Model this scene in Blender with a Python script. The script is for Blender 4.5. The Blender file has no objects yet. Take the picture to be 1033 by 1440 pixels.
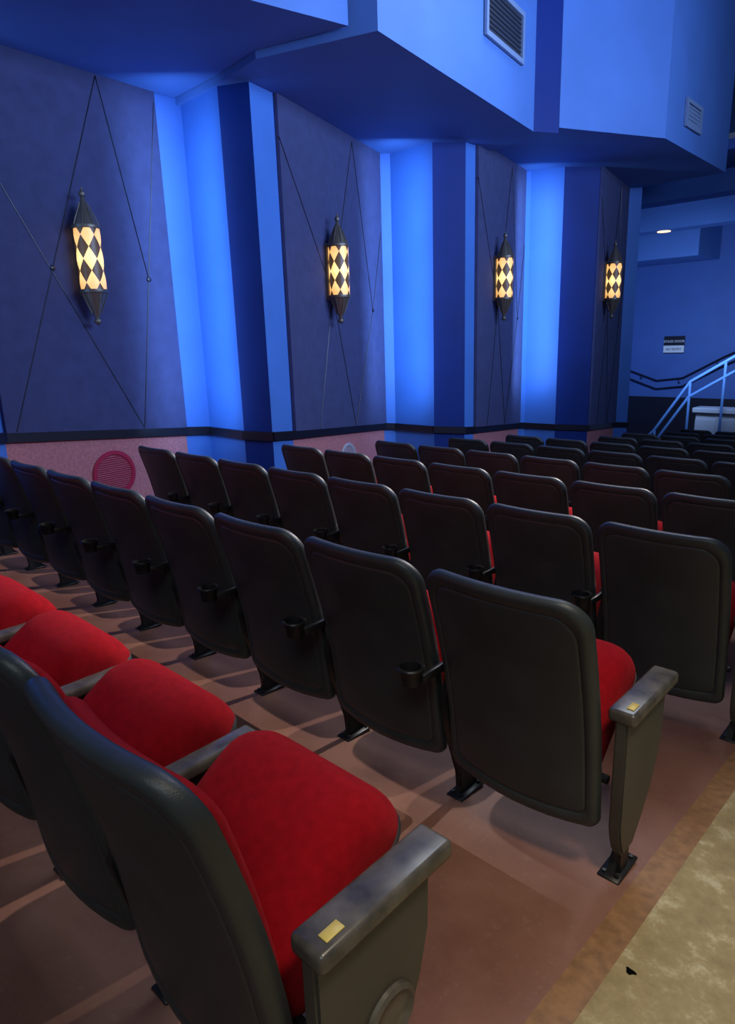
import bpy, bmesh, math, random
from mathutils import Vector, Matrix
random.seed(4)
G=0.0934
PITCH=1.196
S=0.58
# ---------------------------------------------------------------- helpers
def mat(name, col, rough=0.5, metal=0.0, noise=0.0, nscale=20, bump=0.0, bscale=200, emis=None, estr=0, spec=None, sheen=0):
    m=bpy.data.materials.new(name); m.use_nodes=True
    nt=m.node_tree; b=nt.nodes['Principled BSDF']
    b.inputs['Base Color'].default_value=(*col,1); b.inputs['Roughness'].default_value=rough
    b.inputs['Metallic'].default_value=metal
    if spec is not None: b.inputs['Specular IOR Level'].default_value=spec
    if sheen:
        b.inputs['Sheen Weight'].default_value=sheen
        b.inputs['Sheen Tint'].default_value=(*[min(1,c*3+.1) for c in col],1)
    tc=nt.nodes.new('ShaderNodeTexCoord')
    if noise>0:
        n=nt.nodes.new('ShaderNodeTexNoise'); n.inputs['Scale'].default_value=nscale; n.inputs['Detail'].default_value=6
        r=nt.nodes.new('ShaderNodeValToRGB')
        r.color_ramp.elements[0].position=.3; r.color_ramp.elements[1].position=.7
        r.color_ramp.elements[0].color=(*[c*(1-noise) for c in col],1)
        r.color_ramp.elements[1].color=(*[min(1,c*(1+noise)) for c in col],1)
        nt.links.new(tc.outputs['Object'],n.inputs['Vector']); nt.links.new(n.outputs['Fac'],r.inputs['Fac'])
        nt.links.new(r.outputs['Color'],b.inputs['Base Color'])
    if bump>0:
        n2=nt.nodes.new('ShaderNodeTexNoise'); n2.inputs['Scale'].default_value=bscale; n2.inputs['Detail'].default_value=3
        bp=nt.nodes.new('ShaderNodeBump'); bp.inputs['Strength'].default_value=bump; bp.inputs['Distance'].default_value=.01
        nt.links.new(tc.outputs['Object'],n2.inputs['Vector']); nt.links.new(n2.outputs['Fac'],bp.inputs['Height'])
        nt.links.new(bp.outputs['Normal'],b.inputs['Normal'])
    if emis:
        b.inputs['Emission Color'].default_value=(*emis,1); b.inputs['Emission Strength'].default_value=estr
    return m
def finish(name,bm,mats,smooth=True,angle=40):
    me=bpy.data.meshes.new(name); bmesh.ops.recalc_face_normals(bm,faces=bm.faces[:])
    bm.to_mesh(me); bm.free()
    for m in mats: me.materials.append(m)
    if smooth:
        for p in me.polygons: p.use_smooth=True
        try: me.set_sharp_from_angle(angle=math.radians(angle))
        except Exception: pass
    return me
def obj(name,me,loc=(0,0,0),parent=None,rot=None):
    o=bpy.data.objects.new(name,me); bpy.context.scene.collection.objects.link(o); o.location=loc
    if rot: o.rotation_euler=rot
    if parent: o.parent=parent
    return o
def empty(name,loc=(0,0,0)):
    o=bpy.data.objects.new(name,None); bpy.context.scene.collection.objects.link(o); o.location=loc; return o
def tube(bm,pts,r,n=10,mi=0,cap=True):
    pts=[Vector(p) for p in pts]; rings=[]
    for i,p in enumerate(pts):
        d=((pts[min(i+1,len(pts)-1)]-pts[max(i-1,0)])).normalized()
        a=Vector((0,0,1)) if abs(d.z)<.9 else Vector((1,0,0))
        u=d.cross(a).normalized(); v=d.cross(u)
        rr=r[i] if isinstance(r,(list,tuple)) else r
        rings.append([bm.verts.new(p+u*math.cos(t)*rr+v*math.sin(t)*rr) for t in [2*math.pi*k/n for k in range(n)]])
    for a,b in zip(rings,rings[1:]):
        for k in range(n):
            f=bm.faces.new((a[k],a[(k+1)%n],b[(k+1)%n],b[k])); f.material_index=mi
    if cap:
        for rg in (rings[0],rings[-1]):
            f=bm.faces.new(rg); f.material_index=mi
def box(bm,c,s,mi=0,bev=0.0,seg=2,rot=None):
    g=bmesh.ops.create_cube(bm,size=1); vs=g['verts']
    bmesh.ops.scale(bm,vec=Vector(s),verts=vs)
    fs=set(f for v in vs for f in v.link_faces)
    if bev>0:
        es=list(set(e for v in vs for e in v.link_edges))
        rb=bmesh.ops.bevel(bm,geom=es,offset=bev,segments=seg,affect='EDGES',profile=.5)
        fs=set(rb['faces'])|set(f for f in fs if f.is_valid)
        fs=set(f for f in fs if f.is_valid)
        vs=list(set(v for f in fs for v in f.verts))
        fs=set(f for v in vs for f in v.link_faces)
    if rot is not None: bmesh.ops.transform(bm,matrix=rot,verts=vs)
    bmesh.ops.translate(bm,vec=Vector(c),verts=vs)
    for f in fs: f.material_index=mi
def prism(bm,pts,axis,a0,a1,mi=0,bev=0):
    def P(p,a): return Vector((a,p[0],p[1])) if axis=='x' else Vector((p[0],p[1],a))
    A=[bm.verts.new(P(p,a0)) for p in pts]; B=[bm.verts.new(P(p,a1)) for p in pts]
    fs=[bm.faces.new(A),bm.faces.new(B)]
    n=len(pts)
    for i in range(n): fs.append(bm.faces.new((A[i],A[(i+1)%n],B[(i+1)%n],B[i])))
    for f in fs: f.material_index=mi
    if bev>0:
        es=list(set(e for f in fs[:2] for e in f.edges))
        rb=bmesh.ops.bevel(bm,geom=es,offset=bev,segments=2,affect='EDGES')
        for f in rb['faces']: f.material_index=mi
def rrect(wt,wb,h,rt,rb,sag=0,nc=6,ns=5):
    pts=[]
    def arc(cx,cz,r,a0,a1):
        for i in range(nc+1):
            a=math.radians(a0+(a1-a0)*i/nc); pts.append((cx+r*math.cos(a),cz+r*math.sin(a)))
    def line(p,q):
        for i in range(1,ns): t=i/ns; pts.append((p[0]+(q[0]-p[0])*t,p[1]+(q[1]-p[1])*t))
    arc(wb-rb,rb,rb,-90,0); line((wb,rb),(wt,h-rt)); arc(wt-rt,h-rt,rt,0,90); line((wt-rt,h),(-wt+rt,h))
    arc(-wt+rt,h-rt,rt,90,180); line((-wt,h-rt),(-wb,rb)); arc(-wb+rb,rb,rb,180,270); line((-wb+rb,0),(wb-rb,0))
    return [(x,z-sag*(1-(x/wb)**2)*max(0,1-z/(h*.25))) for x,z in pts]
def loft(bm,outl,c,rings,fn,mi=0):
    R=[]
    for s,d in rings:
        R.append([bm.verts.new(fn(c[0]+(x-c[0])*s,d,c[1]+(z-c[1])*s)) for x,z in outl])
    n=len(outl)
    for a,b in zip(R,R[1:]):
        for k in range(n):
            f=bm.faces.new((a[k],a[(k+1)%n],b[(k+1)%n],b[k])); f.material_index=mi
    for rg,d in ((R[0],rings[0][1]),(R[-1],rings[-1][1])):
        cv=bm.verts.new(fn(c[0],d,c[1]))
        for k in range(n):
            f=bm.faces.new((rg[k],rg[(k+1)%n],cv)); f.material_index=mi
# ---------------------------------------------------------------- materials
M_shell=mat('seat_shell_vinyl',(0.033,0.039,0.038),.42,noise=.2,nscale=6,bump=.12,bscale=350)
M_red=mat('seat_red_velvet',(0.33,0.004,0.009),.9,noise=.15,nscale=40,bump=.4,bscale=600,sheen=.2,spec=.1)
M_metal=mat('standard_black_metal',(0.02,0.02,0.02),.4,metal=.3)
M_arm=mat('armrest_worn_plastic',(0.085,0.075,0.06),.27,noise=.6,nscale=14)
M_pan=mat('seat_pan_grey',(0.04,0.045,0.05),.5)
M_end=mat('end_panel_olive',(0.065,0.060,0.046),.45,noise=.15,nscale=5)
M_tag=mat('row_tag_brass',(0.65,0.5,0.12),.4)
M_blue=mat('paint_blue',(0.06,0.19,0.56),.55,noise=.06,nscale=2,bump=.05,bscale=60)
M_dark=mat('paint_navy_and_shade',(0.003,0.024,0.17),.6,noise=.1,nscale=2,spec=.25)  # navy pillar paint; also stands in for shade on one soffit strip
M_fabric=mat('panel_fabric_navy',(0.05,0.06,0.15),.9,noise=.12,nscale=9,bump=.3,bscale=500)
M_wain=mat('wainscot_rose',(0.52,0.19,0.19),.8,noise=.18,nscale=40,bump=.3,bscale=300)
M_trim=mat('trim_black',(0.01,0.01,0.018),.35)
M_iron=mat('sconce_iron',(0.16,0.14,0.11),.45,metal=.6)
M_ventred=mat('vent_crimson',(0.42,0.01,0.05),.5)
M_ventgrey=mat('vent_grey',(0.45,0.42,0.45),.5)
M_rail=mat('rail_paint',(0.15,0.34,0.7),.4)
M_counter=mat('counter_grey',(0.5,0.53,0.58),.5)
M_white=mat('sign_white',(0.7,0.7,0.7),.5)
M_ceil=mat('ceiling_blue',(0.08,0.195,0.50),.7,noise=.08,nscale=1.5)
M_farblue=mat('paint_far_blue',(0.05,0.12,0.36),.6,noise=.06,nscale=2)
M_down=mat('downlight_lens',(1,.8,.5),.5,emis=(1,.6,.3),estr=2)
M_grillef=mat('grille_frame',(0.2,0.28,0.42),.5)
M_grilled=mat('grille_louvre',(0.03,0.035,0.05),.5)
def glassmat():
    m=bpy.data.materials.new('sconce_harlequin_glass'); m.use_nodes=True; nt=m.node_tree; N=nt.nodes; L=nt.links
    b=N['Principled BSDF']; tc=N.new('ShaderNodeTexCoord'); sx=N.new('ShaderNodeSeparateXYZ'); L.new(tc.outputs['Object'],sx.inputs[0])
    def M(op,a,bb=None):
        n=N.new('ShaderNodeMath'); n.operation=op
        for i,v in enumerate([a,bb]):
            if v is None: continue
            if isinstance(v,(int,float)): n.inputs[i].default_value=v
            else: L.new(v,n.inputs[i])
        return n.outputs[0]
    u=M('MULTIPLY',M('ARCTAN2',sx.outputs['Y'],sx.outputs['X']),6/(2*math.pi))
    v=M('DIVIDE',M('ADD',sx.outputs['Z'],10.0),0.2)
    p=M('FLOOR',M('ADD',u,v)); q=M('FLOOR',M('SUBTRACT',u,v))
    c=M('PINGPONG',M('ADD',p,q),1.0)
    mx=N.new('ShaderNodeMix'); mx.data_type='RGBA'; L.new(c,mx.inputs['Factor'])
    mx.inputs['A'].default_value=(.9,.6,.25,1); mx.inputs['B'].default_value=(.09,.06,.035,1)
    L.new(mx.outputs['Result'],b.inputs['Base Color'])
    n=N.new('ShaderNodeTexNoise'); n.inputs['Scale'].default_value=9
    L.new(tc.outputs['Object'],n.inputs['Vector'])
    hot=M('MULTIPLY',M('SUBTRACT',1.0,M('MULTIPLY',M('ABSOLUTE',sx.outputs['Z']),2.2)),M('ADD',n.outputs['Fac'],.4))
    r=N.new('ShaderNodeValToRGB'); e=r.color_ramp.elements
    e[0].position=.2; e[0].color=(1,.38,.06,1); e[1].position=.95; e[1].color=(1,.66,.24,1)
    L.new(hot,r.inputs['Fac']); L.new(r.outputs['Color'],b.inputs['Emission Color'])
    L.new(M('MULTIPLY',M('SUBTRACT',1.0,M('MULTIPLY',c,.96)),M('ADD',M('MULTIPLY',hot,1.35),.35)),b.inputs['Emission Strength']); b.inputs['Roughness'].default_value=.4
    return m
M_glass=glassmat()
def floormat():
    m=bpy.data.materials.new('floor_red_painted'); m.use_nodes=True; nt=m.node_tree; N=nt.nodes; L=nt.links
    b=N['Principled BSDF']; tc=N.new('ShaderNodeTexCoord')
    n=N.new('ShaderNodeTexNoise'); n.inputs['Scale'].default_value=2.2; n.inputs['Detail'].default_value=8; n.inputs['Roughness'].default_value=.65
    r=N.new('ShaderNodeValToRGB'); r.color_ramp.elements[0].position=.35; r.color_ramp.elements[1].position=.7
    r.color_ramp.elements[0].color=(.19,.08,.05,1); r.color_ramp.elements[1].color=(.29,.14,.095,1)
    L.new(tc.outputs['Object'],n.inputs['Vector']); L.new(n.outputs['Fac'],r.inputs['Fac'])
    d=N.new('ShaderNodeTexNoise'); d.inputs['Scale'].default_value=38; d.inputs['Detail'].default_value=10; d.inputs['Roughness'].default_value=.8
    L.new(tc.outputs['Object'],d.inputs['Vector'])
    dr=N.new('ShaderNodeValToRGB'); dr.color_ramp.elements[0].position=.56; dr.color_ramp.elements[1].position=.74
    dr.color_ramp.elements[0].color=(0,0,0,1); dr.color_ramp.elements[1].color=(.55,.55,.55,1)
    L.new(d.outputs['Fac'],dr.inputs['Fac'])
    mx=N.new('ShaderNodeMix'); mx.data_type='RGBA'; L.new(dr.outputs['Color'],mx.inputs['Factor']); L.new(r.outputs['Color'],mx.inputs['A'])
    mx.inputs['B'].default_value=(.38,.25,.18,1)
    L.new(mx.outputs['Result'],b.inputs['Base Color'])
    b.inputs['Roughness'].default_value=.5
    return m
def concmat():
    m=bpy.data.materials.new('aisle_concrete'); m.use_nodes=True; nt=m.node_tree; N=nt.nodes; L=nt.links
    b=N['Principled BSDF']; tc=N.new('ShaderNodeTexCoord')
    n=N.new('ShaderNodeTexNoise'); n.inputs['Scale'].default_value=9; n.inputs['Detail'].default_value=12; n.inputs['Roughness'].default_value=.75
    r=N.new('ShaderNodeValToRGB'); e=r.color_ramp.elements
    e[0].position=.33; e[0].color=(.24,.175,.07,1); e[1].position=.54; e[1].color=(.36,.27,.115,1)
    x=e.new(.64); x.color=(.52,.44,.25,1)
    L.new(tc.outputs['Object'],n.inputs['Vector']); L.new(n.outputs['Fac'],r.inputs['Fac']); L.new(r.outputs['Color'],b.inputs['Base Color'])
    b.inputs['Roughness'].default_value=.6
    bp=N.new('ShaderNodeBump'); bp.inputs['Strength'].default_value=.2; L.new(n.outputs['Fac'],bp.inputs['Height']); L.new(bp.outputs['Normal'],b.inputs['Normal'])
    return m
M_floor=floormat(); M_conc=concmat(); M_strip=mat('aisle_edge_strip',(0.28,0.14,0.055),.5,noise=.25,nscale=30)
# ---------------------------------------------------------------- seat
SEATM=[M_shell,M_red,M_metal,M_arm,M_pan,M_end,M_tag]
def seat_mesh(name,right='mid',left=None,emblem=False,holder=True):
    bm=bmesh.new(); cx=-S/2-.014
    H=.78
    def back(x,d,z):
        t=z/H
        y=-.10-.16*t+.028*math.sin(math.pi*min(max(t,0),1))+d+.035*(x/.27)**2
        return Vector((cx+x,y,.18+z))
    o=rrect(.274,.270,H,.085,.03,sag=.02,nc=8,ns=8); c=(0,H*.5)
    loft(bm,o,c,[(.3,-.020),(.6,-.020),(.84,-.019),(.868,-.018),(.874,-.0155),(.88,-.018),(.91,-.021),(.95,-.022),(.975,-.018),(.993,-.010),(1,.0),(1,.012),(.985,.022),(.95,.026),(.5,.026)],back,0)
    o2=rrect(.240,.225,H*.82,.07,.04,nc=8,ns=8)
    o2=[(x,z+.09) for x,z in o2]
    loft(bm,o2,c,[(.5,.025),(1,.025),(1.0,.038),(.985,.05),(.95,.06),(.85,.066),(.5,.07),(.2,.07)],back,1)
    ph=math.radians(38); hy,hz=-.045,.325
    def st(x,d,l):
        k=max(0,(l/.43-.62)/.38)
        d2=d-.035*k*k
        return Vector((cx+.006+x,hy+l*math.cos(ph)-d2*math.sin(ph),hz+l*math.sin(ph)+d2*math.cos(ph)))
    o3=rrect(.228,.235,.43,.085,.05,nc=8,ns=8)
    loft(bm,o3,(0,.21),[(.4,-.02),(.95,-.02),(.99,-.005),(1.01,.03),(1.01,.06),(.985,.092),(.94,.115),(.86,.132),(.7,.143),(.5,.147),(.25,.148)],st,1)
    o4=rrect(.225,.22,.42,.08,.05,nc=6,ns=4)
    loft(bm,o4,(0,.20),[(.5,-.045),(.9,-.042),(.98,-.032),(1.02,-.012),(1.02,.0),(.9,.0),(.6,.0)],st,4)
    tube(bm,[(-S+.03,-.03,.33),(-.03,-.03,.33)],.014,8,2)
    def standard(x,kind):
        if kind=='mid':
            prism(bm,[(-.13,.44),(-.10,.30),(-.03,.10),(-.03,.015),(.05,.015),(.05,.10),(.10,.30),(.20,.50),(.20,.545),(-.08,.545)],'x',x-.014,x+.014,2,.004)
            box(bm,(x,.10,.566),(.058,.36,.036),3,.012,3)
        else:
            prism(bm,[(-.065,.56),(-.065,.20),(-.055,.15),(-.03,.09),(.045,.09),(.09,.145),(.16,.235),(.205,.32),(.225,.42),(.235,.56)],'x',x-.008,x+.03,5,.006)
            box(bm,(x+.010,.107,.573),(.082,.352,.042),3,.012,3)
            prism(bm,[(-.028,.10),(.045,.10),(.04,.01),(-.02,.01)],'x',x-.003,x+.022,2,.004)
            box(bm,(x+.024,-.02,.5955),(.022,.042,.003),6,.001,1)
        box(bm,(x,.015,.006),(.07,.15,.012),2,.003,1)
        prism(bm,[(-.045,.012),(.075,.012),(.035,.075),(-.01,.075)],'x',x-.012,x+.012,2,.002)
        for yy in (-.04,.07):
            for xx in (-.02,.02): tube(bm,[(x+xx,yy,.01),(x+xx,yy,.02)],.007,6,2)
    standard(0,right)
    if left: standard(-S,left)
    def cup(x):
        cy,cz=-.262,.60
        n=20
        def ring(r,z): return [bm.verts.new((x-.028+math.cos(2*math.pi*k/n)*r,cy+math.sin(2*math.pi*k/n)*r,z)) for k in range(n)]
        rs=[ring(.01,cz-.05),ring(.034,cz-.045),ring(.034,cz+.0),ring(.036,cz+.010),ring(.044,cz+.013),ring(.048,cz+.008),ring(.046,cz),ring(.040,cz-.010),ring(.034,cz-.05),ring(.01,cz-.055)]
        for a,b in zip(rs,rs[1:]):
            for k in range(n):
                f=bm.faces.new((a[k],a[(k+1)%n],b[(k+1)%n],b[k])); f.material_index=2
        for rg in (rs[0],rs[-1]):
            f=bm.faces.new(rg); f.material_index=2
        box(bm,(x,-.16,.565),(.02,.16,.03),2,.004,1)
    if right=='mid' and holder: cup(0)
    if emblem:
        n=28
        cy,cz=.108,.30
        def r2(r,xo): return [bm.verts.new((.03+xo,cy+math.cos(2*math.pi*k/n)*r,cz+math.sin(2*math.pi*k/n)*r)) for k in range(n)]
        rs=[r2(.068,-.002),r2(.066,.008),r2(.056,.012),r2(.05,.006),r2(.02,.008)]
        for a,b in zip(rs,rs[1:]):
            for k in range(n):
                f=bm.faces.new((a[k],a[(k+1)%n],b[(k+1)%n],b[k])); f.material_index=3
        f=bm.faces.new(rs[-1]); f.material_index=3
    return finish(name,bm,SEATM,angle=50)
me_mid=seat_mesh('theater_seat_mid'); me_end=seat_mesh('theater_seat_end','end'); me_left=seat_mesh('theater_seat_left','mid','end')
me_endA=seat_mesh('theater_seat_end_emblem','end',None,True); me_plain=seat_mesh('theater_seat_plain','mid',None,False,False)
rows=[(-1,-.032,0,8),(0,0,0,8),(1,.0185,0,7),(2,-.7075,-1,5),(3,-.6185,-1,5),(4,-1.129,-2,4),(5,-1.0877,-2,4),
 (6,-.95,-2,3),(7,-1.12,-2,3),(8,-.9,-2,3),(9,-1.08,-2,3)]
for r,off,n0,n1 in rows:
    Y=r*PITCH+(.025 if r==-1 else 0)
    for n in range(n0,n1+1):
        me=me_plain if r==-1 else me_mid
        if n==n0: me=me_endA if r==-1 else me_end
        elif n==n1: me=me_left
        obj('theater_seat',me,(off-n*S,Y,-G*Y))
# ---------------------------------------------------------------- floor
def fz(y): return -G*min(y,13)
bm=bmesh.new()
ys=[-5,13,19]
def strip(x0,x1,mi):
    for a,b in zip(ys,ys[1:]):
        v=[bm.verts.new((x,y,fz(y))) for x,y in ((x0,a),(x1,a),(x1,b),(x0,b))]
        f=bm.faces.new(v); f.material_index=mi
strip(-9,.06,0); strip(.06,.145,1); strip(.145,7,2)
obj('floor',finish('floor',bm,[M_floor,M_strip,M_conc],False))
bm=bmesh.new()
hp=[]
for k in range(14):
    a=2*math.pi*k/14; r=.010*(1+.25*math.sin(3*a+.5)+.1*math.cos(5*a)); x=.185+r*1.3*math.cos(a); y=-.34+r*math.sin(a); hp.append(bm.verts.new((x,y,fz(y)+.002)))
bm.faces.new(hp); obj('floor_bolt_hole',finish('floor_bolt_hole',bm,[mat('hole_black',(.004,.004,.004),1,spec=0)],False))
# ---------------------------------------------------------------- left wall
TZ=.95
plan=[((-6.2,-3.2),'blue'),((-5.75,-.75),'niche'),((-5.85,-.4),'niche'),((-5.45,-.35),'dark'),((-5.35,0.0),'blue'),((-5.57,.25),'panel'),
 ((-5.75,2.14),'niche'),((-5.72,2.43),'niche'),((-5.04,2.39),'dark'),((-4.76,2.54),'blue'),((-4.84,2.88),'panel'),
 ((-5.64,5.25),'niche'),((-5.53,5.37),'niche'),((-4.86,5.39),'dark'),((-4.59,5.71),'blue'),((-4.59,5.92),'panel'),
 ((-5.03,7.85),'niche'),((-4.98,7.97),'niche'),((-4.51,8.11),'dark'),((-4.15,8.52),'panel'),
 ((-4.51,10.37),'blue'),((-4.35,10.6),'dark'),((-7.2,10.65),'blue'),((-7.2,17.0),None)]
bm=bmesh.new()
ZT=4.15
def quad(bm,a,b,za0,zb0,za1,zb1,m):
    f=bm.faces.new([bm.verts.new((a[0],a[1],za0)),bm.verts.new((b[0],b[1],zb0)),bm.verts.new((b[0],b[1],zb1)),bm.verts.new((a[0],a[1],za1))]); f.material_index=m
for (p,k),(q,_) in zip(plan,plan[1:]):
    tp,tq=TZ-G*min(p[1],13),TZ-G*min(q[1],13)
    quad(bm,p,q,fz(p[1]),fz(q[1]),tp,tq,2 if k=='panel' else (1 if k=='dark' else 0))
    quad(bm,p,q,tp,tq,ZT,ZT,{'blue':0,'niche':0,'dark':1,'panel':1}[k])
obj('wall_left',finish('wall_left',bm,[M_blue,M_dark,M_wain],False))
bm=bmesh.new(); bb=bmesh.new()
for (p,k),(q,_) in zip(plan[:-2],plan[1:-1]):
    p=Vector((*p,0)); q=Vector((*q,0)); d=(q-p).normalized(); n=Vector((d.y,-d.x,0))
    for B,z0,z1,th in ((bm,-.045,.045,.035),(bb,0.0,.12,.02)):
        base=TZ if B is bm else 0
        a=[]
        for P in (p-d*.01,q+d*.01):
            zz=base-G*P.y
            for off in (0,th):
                for dz in (z0,z1):
                    X=P+n*off; a.append(B.verts.new((X.x,X.y,zz+dz)))
        for idx in ((0,1,3,2),(4,5,7,6),(0,1,5,4),(2,3,7,6),(1,3,7,5),(0,2,6,4)): B.faces.new([a[i] for i in idx])
obj('trim_1',finish('trim_1',bm,[M_trim],False)); obj('baseboard_left',finish('baseboard_left',bb,[M_trim],False))
def sconce_part():
    bm=bmesh.new()
    def rev(prof,mi,n=24):
        rs=[]
        for r,z in prof: rs.append([bm.verts.new((r*math.cos(2*math.pi*k/n),r*math.sin(2*math.pi*k/n),z)) for k in range(n)])
        for a,b in zip(rs,rs[1:]):
            for k in range(n):
                f=bm.faces.new((a[k],a[(k+1)%n],b[(k+1)%n],b[k])); f.material_index=mi
    rev([(.112,-.265),(.112,-.14),(.112,0),(.112,.14),(.112,.265)],0)
    rev([(.10,.255),(.123,.255),(.126,.27),(.123,.285),(.11,.29),(.09,.345),(.058,.41),(.032,.47),(.016,.515),(.014,.52),(.026,.53),(.030,.545),(.026,.56),(.01,.572),(.006,.60),(.001,.605)],1)
    rev([(.10,-.255),(.122,-.255),(.124,-.27),(.12,-.285),(.11,-.29),(.075,-.37),(.038,-.46),(.018,-.50),(.018,-.505),(.030,-.515),(.034,-.535),(.026,-.552),(.008,-.56),(.001,-.575)],1)
    for k in range(8):
        a=2*math.pi*k/8
        tube(bm,[(r*math.cos(a),r*math.sin(a),z) for r,z in ((.112,.285),(.091,.345),(.060,.41),(.034,.47))],.006,5,1)
        tube(bm,[(r*math.cos(a),r*math.sin(a),z) for r,z in ((.112,-.285),(.077,-.37),(.04,-.46))],.006,5,1)
    box(bm,(-.13,0,.0),(.05,.12,.60),1,.008,1)
    return finish('sconce',bm,[M_glass,M_iron],angle=35)
me_sc=sconce_part()
sc_z=[2.42,2.40,2.41,2.42]
def panel(p,q,ztop,i,ss,vent):
    p=Vector((*p,0)); q=Vector((*q,0)); W=(q-p).length; d=(q-p)/W; n=Vector((d.y,-d.x,0))
    par=empty('acoustic_wall_panel')
    bm=bmesh.new()
    vs=[]
    for P in (p+d*.01,q-d*.01):
        for off in (0.002,.04):
            X=P+n*off
            for z in (TZ-G*P.y+.04,ztop): vs.append(bm.verts.new((X.x,X.y,z)))
    for idx in ((0,1,3,2),(4,5,7,6),(0,1,5,4),(2,3,7,6),(1,3,7,5),(0,2,6,4)): bm.faces.new([vs[k] for k in idx])
    obj('fabric',finish('fabric',bm,[M_fabric],False),parent=par)
    def P(s,t):
        b=p+d*(s*W); z0=TZ-G*b.y+.05
        return (b+n*.042)+Vector((0,0,z0+(ztop-z0)*t))
    bm=bmesh.new()
    if i==0: L=(((.72,0),(.0,.84)),((.05,0),(.67,.995)),((.72,0),(.985,.97)),((.67,.995),(.845,.46))); B=((.33,.46),(.845,.46))
    else: L=(((.22,0),(.40,.46)),((.40,.46),(.0,.88)),((.60,0),(.85,.43)),((.60,0),(.40,.46)),((.85,.43),(.98,.72)),((.40,.46),(.66,.98)),((.66,.98),(.85,.43))); B=((.40,.46),(.85,.43))
    for a,b in L: tube(bm,[P(*a),P(*b)],.005,5,0)
    for s,t in B:
        c=P(s,t); tube(bm,[c,c+n*.012,c+n*.018],[.026,.022,.005],10,0)
    obj('seams_and_buttons',finish('seams_and_buttons',bm,[M_trim]),parent=par)
    c=p+d*(ss*W)+n*.185
    obj('wall_sconce',me_sc,(c.x,c.y,sc_z[i]),rot=(0,0,math.atan2(n.y,n.x)))
    if vent:
        vp=empty('round_wall_vent')
        b=p+d*(.52*W); c=b+n*.0; c.z=TZ-G*b.y-.40
        bm=bmesh.new(); nn=36; up=Vector((0,0,1))
        prof=[(.23,.0),(.235,.012),(.225,.022),(.195,.022),(.185,.008)]
        rs=[[bm.verts.new(c+n*o+(d*math.cos(2*math.pi*k/nn)+up*math.sin(2*math.pi*k/nn))*r) for k in range(nn)] for r,o in prof]
        for a,b2 in zip(rs,rs[1:]):
            for k in range(nn): bm.faces.new((a[k],a[(k+1)%nn],b2[(k+1)%nn],b2[k]))
        obj('rim',finish('rim',bm,[vent]),parent=vp)
        bm=bmesh.new()
        f=bm.faces.new([bm.verts.new(c+n*.003+(d*math.cos(2*math.pi*k/nn)+up*math.sin(2*math.pi*k/nn))*.19) for k in range(nn)])
        obj('backing',finish('backing',bm,[M_wain],False),parent=vp)
        bm=bmesh.new()
        for k in range(-8,9):
            z=k*.021; hw=math.sqrt(max(0,.19**2-z*z))
            cc=c+n*.012+up*z; tube(bm,[cc-d*hw,cc+d*hw],.0065,6,0)
        obj('slats',finish('slats',bm,[vent]),parent=vp)
panel(plan[5][0],plan[6][0],4.02,0,.48,M_ventred)
panel(plan[10][0],plan[11][0],3.97,1,.36,M_ventgrey)
panel(plan[15][0],plan[16][0],4.02,2,.33,None)
panel(plan[19][0],plan[20][0],4.05,3,.22,None)
# ---------------------------------------------------------------- ceiling soffits
def soffit(name,poly,z,top,shaded_edges=()):
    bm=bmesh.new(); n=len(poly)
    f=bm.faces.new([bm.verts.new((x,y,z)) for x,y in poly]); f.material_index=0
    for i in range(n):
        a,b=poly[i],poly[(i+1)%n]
        quad(bm,a,b,z,z,top,top,1 if i in shaded_edges else 0)
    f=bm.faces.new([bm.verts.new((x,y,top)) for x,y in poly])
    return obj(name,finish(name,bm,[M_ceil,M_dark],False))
soffit('ceiling_soffit_near',[(-8,-4),(-8,2.44),(-4.95,2.34),(-4.32,2.27),(-3.47,2.53),(-3.68,1.64),(-3.95,.5),(-4.3,-4)],4.02,6.6)
soffit('ceiling_soffit_middle',[(-8,2.45),(-4.95,2.35),(-4.32,2.28),(-3.27,2.65),(-3.81,5.97),(-3.64,6.26),(-8,6.26)],3.96,6.6,(4,))  # narrow fascia turned from the light: its shade is put in as navy colour
soffit('ceiling_soffit_far',[(-8,6.27),(-3.64,6.27),(-2.95,7.76),(-3.01,10.5),(-8,10.5)],4.02,6.6)
bm=bmesh.new()
f=bm.faces.new([bm.verts.new((x,y,6.6)) for x,y in ((-9,-5),(7,-5),(7,19),(-9,19))])
obj('ceiling',finish('ceiling',bm,[M_ceil],False))
def grille(name,A,D,y0,y1,z0,z1,mf,ml,nl):
    A=Vector((*A,0)); D=Vector((*D,0)); d=(D-A).normalized(); n=Vector((d.y,-d.x,0))
    def at(y): return A+d*((y-A.y)/d.y)
    P0,P1=at(y0),at(y1); par=empty(name)
    R=Matrix((d,n,Vector((0,0,1)))).transposed()
    def b(c,s,m,nm):
        bm=bmesh.new(); box(bm,(0,0,0),s,0,0,1,rot=R.to_4x4()); me=finish(nm,bm,[m],False); obj(nm,me,c,par)
    c=(P0+P1)/2+Vector((0,0,(z0+z1)/2)); w=(P1-P0).length; h=z1-z0; t=.05
    b(c+n*.005,(w,.01,h),ml,'back')
    for sg in (-1,1):
        b(c+n*.02+d*sg*(w/2-t/2),(t,.04,h),mf,'frame_side')
        b(c+n*.02+Vector((0,0,sg*(h/2-t/2))),(w-2*t,.04,t),mf,'frame_rail')
    for k in range(nl):
        b(c+n*.016+Vector((0,0,-h/2+t+(h-2*t)*(k+.5)/nl)),(w-2*t,.012,(h-2*t)/nl*.45),ml,'louvre')
grille('air_return_grille',(-3.27,2.65),(-3.81,5.97),4.56,5.54,4.52,5.02,M_grillef,M_grilled,9)
grille('small_air_vent',(-2.95,7.76),(-3.01,10.5),8.4,9.05,4.28,4.62,M_grillef,M_grillef,5)
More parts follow.
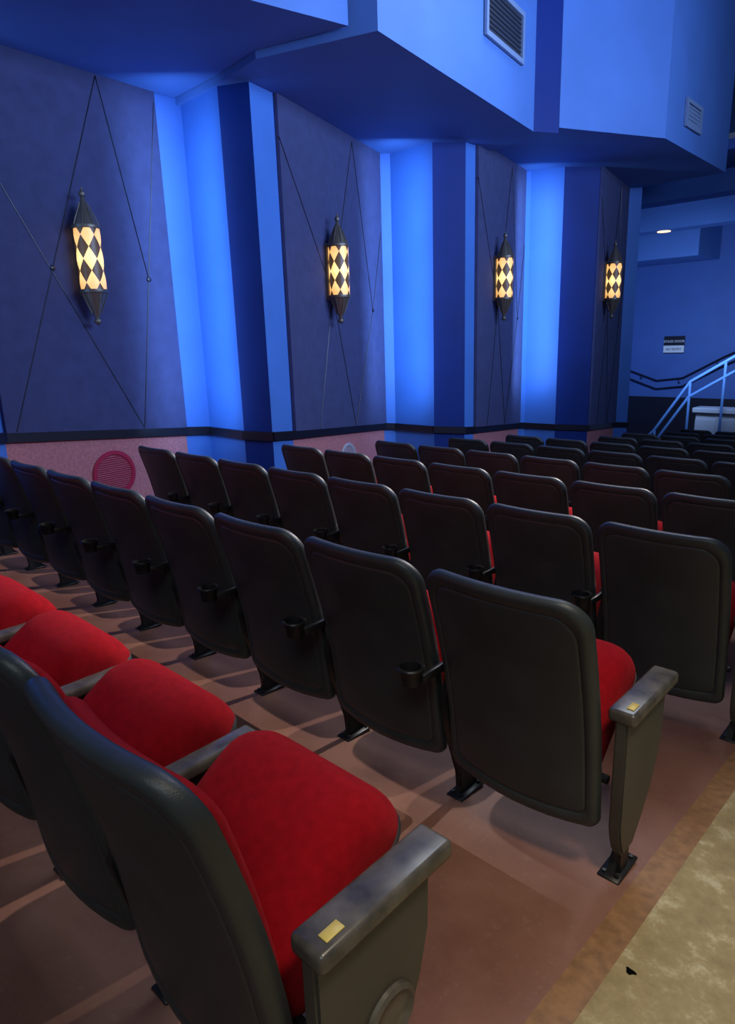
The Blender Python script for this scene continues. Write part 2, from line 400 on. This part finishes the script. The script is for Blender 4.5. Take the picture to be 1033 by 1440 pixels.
def beam(name,x0,x1,y0,y1,z0,z1,m=None):
    bm=bmesh.new(); box(bm,((x0+x1)/2,(y0+y1)/2,(z0+z1)/2),(x1-x0,y1-y0,z1-z0),0); return obj(name,finish(name,bm,[m or M_ceil],False))
beam('ceiling_rear_slab',-8,7,10.52,17,4.35,4.5,M_farblue)
beam('ceiling_beam',-8,7,11.9,12.4,3.98,4.35,M_blue)
beam('ceiling_beam',-8,7,14.3,14.8,3.8,4.35)
beam('ceiling_soffit_rear',-8,-4.9,15.4,16.95,3.3,4.35)
dl=empty('recessed_downlight')
bm=bmesh.new(); tube(bm,[(-5.4,14.55,3.8),(-5.4,14.55,3.785)],.14,20,0); obj('lens',finish('lens',bm,[M_down],False),parent=dl)
bm=bmesh.new(); zf=fz(13)
quad(bm,(-9,17),(7,17),-.1,-.1,4.4,4.4,0); quad(bm,(-9,16.98),(7,16.98),zf,zf,-.1,-.1,1)
obj('wall_far',finish('wall_far',bm,[M_farblue,M_trim],False))
sp=empty('stage_door_sign')
for nm,z0,z1,m in (('upper_plate',1.27,1.47,M_trim),('lower_plate',1.07,1.25,M_white),('backing',1.05,1.49,M_trim)):
    bm=bmesh.new(); box(bm,(-5.81,16.96 if nm=='backing' else 16.94,(z0+z1)/2),(.52,.02,z1-z0)); obj(nm,finish(nm,bm,[m],False),parent=sp)
def text(s,x,z,size,m):
    cu=bpy.data.curves.new('lettering','FONT'); cu.body=s; cu.size=size; cu.align_x='CENTER'; cu.extrude=.003; cu.materials.append(m)
    o=bpy.data.objects.new('lettering',cu); bpy.context.scene.collection.objects.link(o); o.location=(x,16.925,z); o.rotation_euler=(math.pi/2,0,0); o.parent=sp
text('STAGE DOOR',-5.81,1.33,.085,M_white); text('NO ENTRY',-5.81,1.13,.08,M_trim)
bm=bmesh.new()
for dz in (0,-.22):
    tube(bm,[(-7.0,16.88,.63+dz),(-6.17,16.88,.34+dz),(-5.5,16.88,.42+dz),(-4.55,16.88,.95+dz),(-3.4,16.88,1.5+dz)],.022,8)
for x,z in ((-6.6,.48),(-5.6,.38),(-4.7,.85)):
    tube(bm,[(x,16.98,z-.1),(x,16.88,z-.08),(x,16.88,z)],.014,6)
obj('wall_handrail',finish('wall_handrail',bm,[M_trim]))
bm=bmesh.new()
top=[(-4.75,-.55),(-4.62,-.40),(-3.98,.62),(-3.1,1.18),(-2.2,1.7)]
RY=12.75
for off in (0,-.30):
    tube(bm,[(x,RY,z+off) for x,z in top],.03,10)
for x in (-4.62,-3.98,-3.35,-2.6):
    zt=[z1+(z2-z1)*(x-x1)/(x2-x1) for (x1,z1),(x2,z2) in zip(top,top[1:]) if x1<=x<=x2][0]
    tube(bm,[(x,RY,fz(RY)),(x,RY,zt)],.026,8)
obj('stair_railing',finish('stair_railing',bm,[M_rail]))
bm=bmesh.new()
for k in range(6):
    box(bm,(-3.9+.32*k+1.0,14.4,fz(13)+.17*(k+.5)),(2.0,1.6,.17))
obj('stage_stairs',finish('stage_stairs',bm,[M_trim],False))
bm=bmesh.new()
box(bm,(-2.8,13.15,-.62),(2.2,.30,1.17),0,.01,1); box(bm,(-2.8,13.12,.03),(2.3,.42,.10),1,.015,2)
for k in range(5): box(bm,(-3.7+.45*k,12.995,-.6),(.40,.015,.9),1,.01,1)
obj('stage_front_counter',finish('stage_front_counter',bm,[M_counter,M_counter],False))
# ---------------------------------------------------------------- camera
f_,pt,yw,rl,cx,cy,h=936.6185,.2525,-.7604,-.0327,.6649,-1.7797,1.6449
fw=Vector((math.sin(yw)*math.cos(pt),math.cos(yw)*math.cos(pt),-math.sin(pt))); rt=Vector((math.cos(yw),-math.sin(yw),0)); up=rt.cross(fw)
r2=rt*math.cos(rl)+up*math.sin(rl); u2=-rt*math.sin(rl)+up*math.cos(rl)
cd=bpy.data.cameras.new('camera'); cam=bpy.data.objects.new('camera',cd); bpy.context.scene.collection.objects.link(cam)
Mx=Matrix((r2,u2,-fw)).transposed().to_4x4(); Mx.translation=Vector((cx,cy,h)); cam.matrix_world=Mx
cd.sensor_fit='VERTICAL'; cd.sensor_height=36; cd.sensor_width=36; cd.lens=f_/1440*36; cd.clip_start=.02
bpy.context.scene.camera=cam
bpy.context.scene.view_settings.view_transform='Standard'
# ---------------------------------------------------------------- lights
def area(name,loc,tgt,size,sy,power,col,spread=180):
    l=bpy.data.lights.new(name,'AREA'); l.shape='RECTANGLE'; l.size=size; l.size_y=sy; l.energy=power; l.color=col; l.spread=math.radians(spread)
    o=bpy.data.objects.new(name,l); bpy.context.scene.collection.objects.link(o); o.location=loc
    o.rotation_euler=(Vector(tgt)-Vector(loc)).to_track_quat('-Z','Y').to_euler(); return o
def spot(name,loc,tgt,power,col,ang,rad=.05,blend=.5):
    l=bpy.data.lights.new(name,'SPOT'); l.energy=power; l.color=col; l.spot_size=math.radians(ang); l.spot_blend=blend; l.shadow_soft_size=rad
    o=bpy.data.objects.new(name,l); bpy.context.scene.collection.objects.link(o); o.location=loc
    o.rotation_euler=(Vector(tgt)-Vector(loc)).to_track_quat('-Z','Y').to_euler(); return o
BL=(.26,.5,1)
for i,((x,y),(tx,ty)) in enumerate([((-5.2,-.8),(-5.85,-.4)),((-5.2,1.95),(-5.72,2.43)),((-5.0,4.95),(-5.53,5.4)),((-4.6,7.6),(-5,8))]):
    area('niche_light',(x,y,2.3),(tx,ty,2.3),.35,3.0,26,BL)
area('house_light_blue',(2.5,4,3.9),(-4,4,4.6),6,1.2,310,(.38,.55,1),110)
area('rear_wash_blue',(-3.5,11,1.9),(-5.5,17,1.2),2,.5,85,(.36,.55,1),100)
spot('aisle_light_warm',(1.5,-.9,4.6),(.85,-.5,0),450,(1,.86,.64),48,.35,.8)
spot('stage_spotlight',(-1.3,8.0,6.35),(-2.9,-.25,0),2600,(1,.88,.82),33,.04,.7)
spot('stage_spotlight',(.3,8.9,6.1),(-2.9,-.2,0),2600,(1,.90,.84),28,.04,.6)
area('overhead_soft_light',(-1.5,4.5,6.4),(-1.5,1.5,0),3,2,90,(.85,.92,1),120)
area('rear_fill_light',(2.2,-4.2,5.6),(-1,0,.5),2.5,1.5,36,(.85,.97,1),120)  # fill added behind the camera to lift the dark seat shells
w=bpy.data.worlds.new('world'); bpy.context.scene.world=w; w.use_nodes=True
w.node_tree.nodes['Background'].inputs[0].default_value=(.17,.25,.5,1); w.node_tree.nodes['Background'].inputs[1].default_value=.17
